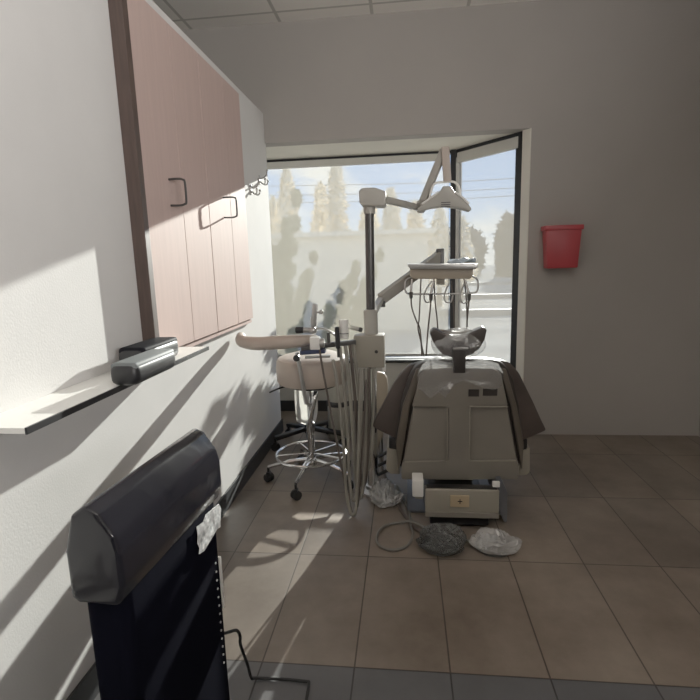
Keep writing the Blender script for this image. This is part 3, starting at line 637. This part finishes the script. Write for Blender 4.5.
# hanging hoses
HZ = [
 ([(.528, 2.47, .85), (.535, 2.47, .70), (.56, 2.46, .45), (.605, 2.44, .20), (.640, 2.42, .05), (.668, 2.40, .014), (.70, 2.41, .06), (.725, 2.44, .25), (.745, 2.50, .50), (.755, 2.57, .72)], .0055, 'hose_dark', 'thin dark hose hanging leftmost from the holder arm'),
 ([(.590, 2.47, .80), (.600, 2.455, .62), (.612, 2.44, .35), (.620, 2.42, .15), (.640, 2.40, .04), (.668, 2.385, .0125), (.69, 2.39, .05), (.705, 2.42, .22), (.715, 2.49, .50), (.725, 2.57, .73)], .0085, 'hose', 'grey hose in the deepest loop touching the floor, front of the bundle'),
 ([(.630, 2.49, .86), (.632, 2.465, .65), (.635, 2.45, .40), (.640, 2.43, .20), (.660, 2.41, .09), (.69, 2.41, .10), (.708, 2.44, .25), (.725, 2.50, .50), (.735, 2.57, .73)], .0085, 'hose', 'grey hose second from left in the hanging bundle'),
 ([(.655, 2.52, .86), (.660, 2.50, .65), (.672, 2.48, .35), (.685, 2.46, .14), (.71, 2.45, .07), (.735, 2.46, .15), (.748, 2.51, .40), (.752, 2.57, .73)], .010, 'hose', 'thick grey hose in the middle of the hanging bundle'),
 ([(.675, 2.54, .86), (.686, 2.52, .60), (.70, 2.50, .30), (.722, 2.48, .13), (.748, 2.48, .18), (.765, 2.52, .45), (.768, 2.575, .73)], .0085, 'hose_dark', 'dark hose just left of the chrome lower pole'),
 ([(.69, 2.56, .86), (.712, 2.55, .60), (.728, 2.52, .32), (.752, 2.50, .20), (.778, 2.52, .32), (.788, 2.56, .55), (.79, 2.585, .73)], .010, 'hose', 'thick grey hose nearest the pole, shallowest loop'),
]
for pts, r, m_, lb in HZ:
    pts = [(p[0] + .028 * max(0, min(1, (.86 - p[2]) / .35)) * max(0, min(1, (.73 - p[0]) / .10)), p[1] - .045 * max(0, .5 - p[2]), p[2]) for p in pts]
    tag(MB().tube(pts, r, n=10, sub=6).build('suction_hose', M[m_], origin=pts[0]), lb, 'hose', 'hoses hanging from the holder arm')

# ------------------------------------------------------------------ dental light
dl = thing('dental_light', (.87, 2.68, 1.58), 'dental operating light with wide hood on a jointed arm from the post', 'dental light')
A0 = (.862, 2.665, 1.588); A1 = (1.045, 2.90, 1.562)
MB().bar(A0, A1, .030, .034, bev=.008).build('lower_arm', M['plastic'], dl)
MB().cyl((1.052, 2.90, 1.535), (1.052, 2.90, 1.60), .022, n=18, bev=.004).build('elbow', M['plastic'], dl)
T0 = (1.058, 2.905, 1.585); T1 = (1.174, 2.860, 1.851)
MB().bar(T0, T1, .034, .040, bev=.008).build('upper_arm', M['plastic'], dl)
T2 = (1.191, 2.840, 1.684)
MB().bar((T1[0] + .004, 2.842, T1[2] + .012), (T2[0], 2.842, T2[2]), .042, .022, bev=.006, up=(0, 1, 0)).build('drop_link', M['tan'], dl)
MB().tube([(1.094, 2.840, 1.596), (1.110, 2.840, 1.657), (1.131, 2.840, 1.682), (1.189, 2.840, 1.684), (1.225, 2.840, 1.683), (1.252, 2.840, 1.656), (1.263, 2.840, 1.589)], .006, n=8, sub=3).build('yoke', M['white'], dl)
hpts = [(1.028, 2.800, 1.548), (1.065, 2.800, 1.577), (1.113, 2.800, 1.611), (1.149, 2.800, 1.635), (1.165, 2.800, 1.659), (1.206, 2.800, 1.658), (1.222, 2.800, 1.632), (1.263, 2.800, 1.599), (1.295, 2.800, 1.568), (1.316, 2.800, 1.536), (1.306, 2.800, 1.526), (1.254, 2.800, 1.544), (1.175, 2.800, 1.557), (1.097, 2.800, 1.550), (1.044, 2.800, 1.537)]
lh = MB().prism(hpts, 1, 2.80, 2.885, bev=.006, seg=2).build('lamp_hood', M['plastic'], dl)
for seg in ([(1.055, 2.798, 1.572), (1.107, 2.798, 1.606), (1.144, 2.798, 1.630)], [(1.227, 2.798, 1.626), (1.268, 2.798, 1.594), (1.300, 2.798, 1.562)]):
    MB().tube(seg, .006, n=8, smooth=False).build('hood_highlight', M['white'], lh)  # white tubes stand in for highlights along the hood's upper edges
for k in range(3):
    z = 1.575 - k * .011
    MB().bar((1.155, 2.799, z), (1.203, 2.799, z), .005, .004).build('vent_slot', M['dark_pole'], lh, smooth=False)

# ------------------------------------------------------------------ delivery unit on its pantograph arm
du = thing('delivery_unit', (1.19, 3.2, 1.05), 'instrument delivery tray with beige front and wire holder bar on a balanced arm', 'delivery unit')
B0 = (0.812, 3.120, 1.048); B1 = (1.204, 3.500, 1.306)
MB().bar(B0, B1, .05, .068, bev=.010).build('balance_arm', M['plastic'], du)
MB().bar((.79, 2.67, 1.010), B0, .035, .035, bev=.006).build('arm_bracket', M['plastic_dim'], du)
MB().cyl((0.825, 3.100, 1.037), (0.825, 3.100, 1.000), .014, n=14).build('arm_pivot', M['dark_pole'], du)
MB().box(1.170, 1.222, 3.46, 3.52, 1.20, 1.348, bev=.006).build('arm_end', M['dark_pole'], du)
hdb = [(0.992, 3.120, 1.226), (1.367, 3.120, 1.216), (1.367, 3.120, 1.174), (1.350, 3.120, 1.157), (1.009, 3.120, 1.165), (0.991, 3.120, 1.184)]
MB().prism(hdb, 1, 3.12, 3.34, bev=.005).box(1.175, 1.215, 3.33, 3.50, 1.20, 1.22).build('front_housing', M['beige'], du)
MB().prism([(0.980, 3.120, 1.256), (1.390, 3.120, 1.245), (1.390, 3.120, 1.230), (1.378, 3.120, 1.215), (0.998, 3.120, 1.226), (0.980, 3.120, 1.241)], 1, 3.08, 3.36, bev=.003).build('tray_top', M['steel'], du)
MB().prism([(1.154, 3.120, 1.162), (1.201, 3.120, 1.160), (1.202, 3.120, 1.124), (1.154, 3.120, 1.126)], 1, 3.14, 3.20, bev=.004).build('under_block', M['plastic_dim'], du)
MB().tube([(0.997, 3.100, 1.178), (0.967, 3.100, 1.161), (0.960, 3.100, 1.125), (0.966, 3.100, 1.089), (0.996, 3.100, 1.076), (1.176, 3.100, 1.072), (1.360, 3.100, 1.074), (1.389, 3.100, 1.085), (1.395, 3.100, 1.121), (1.388, 3.100, 1.156), (1.359, 3.100, 1.175)], .0055, n=8, sub=3).build('holder_bar', M['steel'], du)
for k_, xx in enumerate((427, 447, 464)):
    pass
for pts in ([(1.122, 3.090, 1.152), (1.092, 3.090, 1.111), (1.074, 3.090, 1.063), (1.086, 3.090, 1.026), (1.116, 3.090, 1.032), (1.116, 3.090, 1.068)], [(1.223, 3.090, 1.137), (1.205, 3.090, 1.096), (1.194, 3.090, 1.054), (1.206, 3.090, 1.024), (1.235, 3.090, 1.023), (1.247, 3.090, 1.065)], [(1.317, 3.090, 1.135), (1.294, 3.090, 1.088), (1.288, 3.090, 1.046), (1.306, 3.090, 1.016), (1.342, 3.090, 1.027), (1.347, 3.090, 1.069)]):
    MB().tube(pts, .0045, n=8, sub=3).build('holder_hook', M['steel'], du)
film2 = MB(); bmesh.ops.create_icosphere(film2.bm, subdivisions=4, radius=1, matrix=Matrix.Translation((1.31, 3.22, 1.262)) @ Matrix.Diagonal((.085, .09, .020, 1)))
film2.crumple(.022, 18, 2).shear(lambda c: Vector((c.x, c.y, max(c.z, 1.2535))))
tag(film2.build('plastic_sheet', M['crumple_blue'], origin=(1.31, 3.22, 1.2535)), 'crumpled pale blue plastic sheet lying on top of the delivery tray', 'plastic sheet')

def handpiece(gx, h1, h2, label, conn=True):
    """h1: hose path from the housing, h2: path hanging below the connector"""
    t = thing('dental_handpiece', gx, label, 'dental handpiece', 'handpieces on the holder bar')
    x, y, z = gx
    MB().cyl((x, y, z + .020), (x, y, z - .022), .013, .010, n=14, bev=.003).build('connector', M['dark_pole'], t)
    MB().cyl((x, y, z + .018), h1, .0075, .006, n=10).build('handle', M['steel'], t)
    MB().tube(h2, .0048, n=8).build('hose', M['hose_dark'], t)
P_ = lambda s_: s_
handpiece((0.996, 3.080, 1.071), (1.003, 3.100, 1.166), [(0.996, 3.080, 1.053), (1.001, 3.080, 0.993), (1.025, 3.080, 0.919), (1.049, 3.080, 0.857), (1.060, 3.080, 0.695)], 'leftmost handpiece on the delivery tray holder bar')
handpiece((1.115, 3.080, 1.057), (1.135, 3.100, 1.157), [(1.115, 3.080, 1.039), (1.109, 3.080, 0.966), (1.097, 3.080, 0.856), (1.085, 3.080, 0.695)], 'second handpiece from the left on the delivery tray holder bar')
handpiece((1.340, 3.080, 1.052), (1.318, 3.100, 1.152), [(1.340, 3.080, 1.034), (1.335, 3.080, 0.962), (1.330, 3.080, 0.901), (1.331, 3.080, 0.791)], 'rightmost handpiece on the delivery tray holder bar')
for pts, lb in (([(1.057, 3.110, 1.165), (1.051, 3.110, 1.038), (1.044, 3.110, 0.915), (1.037, 3.110, 0.865), (1.055, 3.110, 0.778), (1.073, 3.110, 0.689)], 'thin brown hose hanging from the tray between the left handpieces'),
                ([(1.135, 3.110, 1.163), (1.141, 3.110, 1.036), (1.153, 3.110, 0.925), (1.159, 3.110, 0.851), (1.172, 3.110, 0.757)], 'thin brown hose hanging from the tray just right of the second handpiece'),
                ([(1.236, 3.110, 1.148), (1.249, 3.110, 1.033), (1.256, 3.110, 0.924), (1.262, 3.110, 0.787)], 'thin brown hose hanging from the tray in front of the window corner post'),
                ([(1.313, 3.110, 1.158), (1.326, 3.110, 1.056), (1.333, 3.110, 0.941), (1.335, 3.110, 0.787)], 'thin brown hose hanging from the tray beside the rightmost handpiece')):
    tag(MB().tube(pts, .0045, n=8).build('instrument_hose', M['hose_dark'], origin=pts[0]), lb, 'hose', 'instrument hoses under the delivery tray')
# far-side chair bracket seen between post and wing
t = thing('armrest_bracket', (.85, 3.05, 0), 'pale rounded bracket standing behind the post and the brown chair wing', 'bracket')
MB().prism([(0.785, 3.000, 0.614), (0.828, 3.000, 0.607), (0.845, 3.000, 0.576), (0.851, 3.000, 0.525), (0.842, 3.000, 0.373), (0.814, 3.000, 0.205), (0.775, 3.000, 0.112), (0.773, 3.000, 0.308)], 1, 2.99, 3.03, bev=.006, seg=3).build('bracket_plate', M['beige'], t)
MB().cyl((.80, 3.01, .001), (.80, 3.01, .30), .014, n=12).build('bracket_leg', M['steel'], t)

# ------------------------------------------------------------------ red sharps container on the back wall
t = thing('sharps_container', (1.99, D, 1.19), 'red plastic sharps container mounted on the wall right of the window', 'sharps container')
MB().prism([(1.905, 0, 1.195), (2.10, 0, 1.195), (2.115, 0, 1.445), (1.888, 0, 1.445)], 1, D - .105, D - .001, bev=.008).build('bin', M['red'], t)
MB().box(1.878, 2.125, D - .112, D - .001, 1.443, 1.475, bev=.006).build('lid', M['red'], t)

# ------------------------------------------------------------------ outside
tag(MB().box(-40, 60, YB + .12, 90, -.35, -.25).build('parking_lot', M['asphalt'], smooth=False), 'pale sunlit concrete lot outside the window', 'ground', kind='structure')
t = thing('beige_building', (-2.5, 11, -.25), 'long beige stucco building across the lot, seen through the back window', 'building')
MB().box(-8.0, 1.45, 11.0, 15.0, -.25, 1.80).build('stucco_wall', M['stucco'], t, smooth=False)
MB().box(-8.2, 1.60, 10.85, 15.1, 1.80, 1.90).build('roof_edge', M['stucco'], t, smooth=False)

def leaves(mb, c, rx, ry, rz, n, s, seed):
    rnd = random.Random(seed)
    for _ in range(n):
        while True:
            u = Vector((rnd.uniform(-1, 1), rnd.uniform(-1, 1), rnd.uniform(-1, 1)))
            if u.length < 1: break
        p = Vector((c[0] + u.x * rx, c[1] + u.y * ry, c[2] + u.z * rz))
        a = Vector((rnd.uniform(-1, 1), rnd.uniform(-1, 1), rnd.uniform(-1, 1))).normalized(); b = a.orthogonal().normalized()
        l = s * rnd.uniform(.6, 1.3)
        vs = [mb.bm.verts.new(q) for q in (p - a * l, p + b * l * .42, p + a * l, p - b * l * .42)]
        mb.bm.faces.new(vs)
def column_tree(x, y, h, r, seed, label):
    t = thing('columnar_tree', (x, y, -.25), label, 'tree', 'pale columnar trees behind the beige building')
    MB().cyl((x, y, -.25), (x, y, h * .8), .09, .04, n=8).build('trunk', M['bark'], t)
    k = MB(); n = 26
    for i in range(n):
        f = i / (n - 1); z = .5 + (h - .6) * f
        leaves(k, (x, y, z), r * (1 - f) ** .6 + .04, r * (1 - f) ** .6 + .04, h / n * 1.0, 36, .17, seed * 100 + i)
    k.build('foliage', M['dry_leaf'], t, smooth=False)
for i, (x, y, h, r) in enumerate(((-3.6, 17.9, 3.5, .62), (-2.75, 16.4, 4.2, .55), (-1.9, 17.9, 3.9, .62), (-1.15, 16.4, 4.5, .50), (-.25, 17.9, 3.5, .60), (.55, 16.4, 3.4, .52), (1.35, 17.9, 3.2, .58), (2.05, 16.4, 2.8, .50), (2.9, 17.9, 2.6, .52))):
    column_tree(x, y, h, r, i, ('leftmost', 'second from left', 'third from left', 'fourth from left, tallest', 'fifth from left', 'sixth from left', 'third from right', 'second from right', 'rightmost')[i] + ' of the pale columnar trees behind the beige building')

def shrub(x, y, branches, n, label, seed):
    t = thing('leafy_shrub', (x, y, -.25), label, 'shrub', 'shrubs outside the back window')
    rnd = random.Random(seed)
    st = MB(); fo = MB()
    for (tx, ty, tz, rr) in branches:
        st.tube([(x, y, -.25), ((x + tx) / 2 + rnd.uniform(-.05, .05), (y + ty) / 2, tz * .45), (tx, ty, tz)], .012, n=6, radii=[.022, .014, .005])
        for k in range(6):
            f = .45 + .6 * k / 5
            leaves(fo, (x + (tx - x) * f, y + (ty - y) * f, -.25 + (tz + .25) * f), rr * (1.25 - .6 * f), rr * .8, rr * 1.1, n, .040, seed * 50 + int(tz * 1000) + k)
    st.build('stem', M['bark'], t); fo.build('foliage', M['leaf'], t, smooth=False)
shrub(-.50, 5.45, [(-.62, 5.4, .9, .16), (-.42, 5.5, 1.25, .15), (-.30, 5.45, 1.55, .11), (-.20, 5.5, 1.85, .08), (-.35, 5.4, .85, .17), (-.15, 5.5, 1.0, .10), (-.66, 5.5, 1.2, .12), (-.05, 5.5, 1.25, .05)], 260, 'leafy grey-green shrub outside the left end of the back window', 3)
shrub(.05, 5.45, [(.12, 5.45, .70, .08), (.28, 5.5, .95, .06), (.42, 5.5, 1.14, .08), (.36, 5.45, 1.02, .05), (.48, 5.5, .85, .09), (.58, 5.45, 1.12, .08), (.66, 5.5, 1.26, .06), (.55, 5.5, .72, .09)], 90, 'smaller slanting shrub outside, left of the dark pole', 9)

def far_tree(x, y, h, r, seed, label):
    t = thing('distant_tree', (x, y, -.25), label, 'tree', 'distant trees beyond the street')
    MB().cyl((x, y, -.25), (x, y, h * .6), .18, .1, n=8).build('trunk', M['bark'], t)
    k = MB()
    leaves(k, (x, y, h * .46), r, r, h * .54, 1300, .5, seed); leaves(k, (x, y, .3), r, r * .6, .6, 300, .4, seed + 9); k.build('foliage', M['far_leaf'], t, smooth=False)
for i, (x, y, h, r) in enumerate(((4.3, 38, 3.2, 1.1), (6.3, 44, 3.6, 1.3), (8.4, 38, 4.1, .85), (10.7, 44, 3.7, 1.3), (12.4, 38, 3.6, 1.2), (2.2, 44, 3.0, 1.2))):
    far_tree(x, y, h, r, 70 + i, ('second from left of the dark distant trees beyond the street', 'third from left of the dark distant trees beyond the street', 'tall narrow dark tree in the distant row, right window pane', 'dark distant tree just right of the tall narrow one', 'rightmost of the dark distant trees beyond the street', 'leftmost of the dark distant trees beyond the street')[i])
for y, lb in ((13.5, 'nearest'), (19, 'middle'), (28, 'farthest')):
    tag(MB().box(1.9, 30, y, y + .35, -.25, -.10, bev=.02).build('street_kerb', M['kerb'], origin=(2, y, -.25), smooth=False), lb + ' of the grey kerbs across the lot outside the angled pane', 'kerb', 'street kerbs')
t = thing('utility_pole', (30.5, 33, -.25), 'utility pole far right that carries the overhead wires', 'utility pole')
MB().cyl((30.5, 33, -.25), (30.5, 33, 7.6), .14, .10, n=10).build('pole', M['bark'], t)
MB().bar((30.5, 32.2, 7.0), (30.5, 33.8, 7.0), .1, .1).build('crossarm', M['bark'], t)
for z, lb in ((4.9, 'lowest'), (5.35, 'middle'), (5.9, 'topmost')):
    tag(MB().tube([(-22, 31, z + .5), (-5, 31.6, z - .05), (8, 32.2, z - .1), (30.30, 33, z + .9)], .018, n=6).build('utility_wire', M['wire'], origin=(0, 31.5, z)), lb + ' of the utility wires across the sky', 'wire', 'utility wires')

# ------------------------------------------------------------------ light
wd = bpy.data.worlds.new('sky'); scene.world = wd; wd.use_nodes = True
nt = wd.node_tree; nt.nodes.clear(); N, L = nt.nodes, nt.links
out = N.new('ShaderNodeOutputWorld'); bg = N.new('ShaderNodeBackground'); L.new(bg.outputs[0], out.inputs[0])
tc = N.new('ShaderNodeTexCoord'); sp = N.new('ShaderNodeSeparateXYZ'); L.new(tc.outputs['Generated'], sp.inputs[0])
rp = N.new('ShaderNodeValToRGB'); e = rp.color_ramp.elements
e[0].position = 0.0; e[0].color = (.78, .80, .84, 1); e[1].position = .55; e[1].color = (.18, .36, .74, 1)
x_ = e.new(.13); x_.color = (.36, .58, .98, 1); x_ = e.new(.03); x_.color = (.72, .82, .96, 1)
L.new(sp.outputs['Z'], rp.inputs[0])
mp = N.new('ShaderNodeMapping'); mp.inputs['Scale'].default_value = (1, 1, 2.6); L.new(tc.outputs['Generated'], mp.inputs[0])
cn = N.new('ShaderNodeTexNoise'); cn.inputs['Scale'].default_value = 5.5; cn.inputs['Detail'].default_value = 8; cn.inputs['Roughness'].default_value = .6; L.new(mp.outputs[0], cn.inputs['Vector'])
cr = N.new('ShaderNodeValToRGB'); cr.color_ramp.elements[0].position = .50; cr.color_ramp.elements[1].position = .68
L.new(cn.outputs['Fac'], cr.inputs[0])
mx = N.new('ShaderNodeMix'); mx.data_type = 'RGBA'; L.new(cr.outputs[0], mx.inputs[0]); L.new(rp.outputs[0], mx.inputs[6]); mx.inputs[7].default_value = (.95, .96, .97, 1)
L.new(mx.outputs[2], bg.inputs[0]); bg.inputs[1].default_value = 1.2

def lamp(name, kind, energy, loc, direction=None, **kw):
    ld = bpy.data.lights.new(name, kind); ld.energy = energy
    for k, v in kw.items(): setattr(ld, k, v)
    o = bpy.data.objects.new(name, ld); C.objects.link(o); o.location = loc
    if direction is not None: o.rotation_euler = Vector(direction).to_track_quat('-Z', 'Y').to_euler()
    return o
lamp('sun', 'SUN', 21.5, (4, 12, 6), (-.22, -1, -.255), angle=math.radians(.53), color=(1.0, .955, .88))
lamp('fill_light', 'AREA', 78, (2.7, -1.0, 1.7), (-.66, .42, .62), shape='RECTANGLE', size=1.6, size_y=.5, color=(1.0, .97, .94), spread=math.radians(125))  # unseen fill lamp behind the camera, added to lift the shaded walls

# ------------------------------------------------------------------ camera
cd = bpy.data.cameras.new('camera'); cam = bpy.data.objects.new('camera', cd); C.objects.link(cam)
r_, u_, f_ = Vector((0.9939, 0.106206, -0.029714)), Vector((0.010424, 0.177755, 0.98402)), Vector((-0.109791, 0.978327, -0.175564))
cam.matrix_world = Matrix.Translation((0.9603, 0.0, 1.29)) @ Matrix((r_, u_, -f_)).transposed().to_4x4()
cd.sensor_fit = 'HORIZONTAL'; cd.sensor_width = 36; cd.lens = 25.910; cd.clip_start = .02; cd.clip_end = 300
scene.camera = cam
scene.view_settings.view_transform = 'Standard'; scene.view_settings.look = 'None'; scene.view_settings.exposure = 0.0; scene.view_settings.gamma = 1.15
scene.cycles.use_denoising = True
scene.cycles.max_bounces = 10; scene.cycles.diffuse_bounces = 5; scene.cycles.transparent_max_bounces = 24
scene.cycles.caustics_reflective = False; scene.cycles.caustics_refractive = False
scene.cycles.sample_clamp_indirect = 4.0
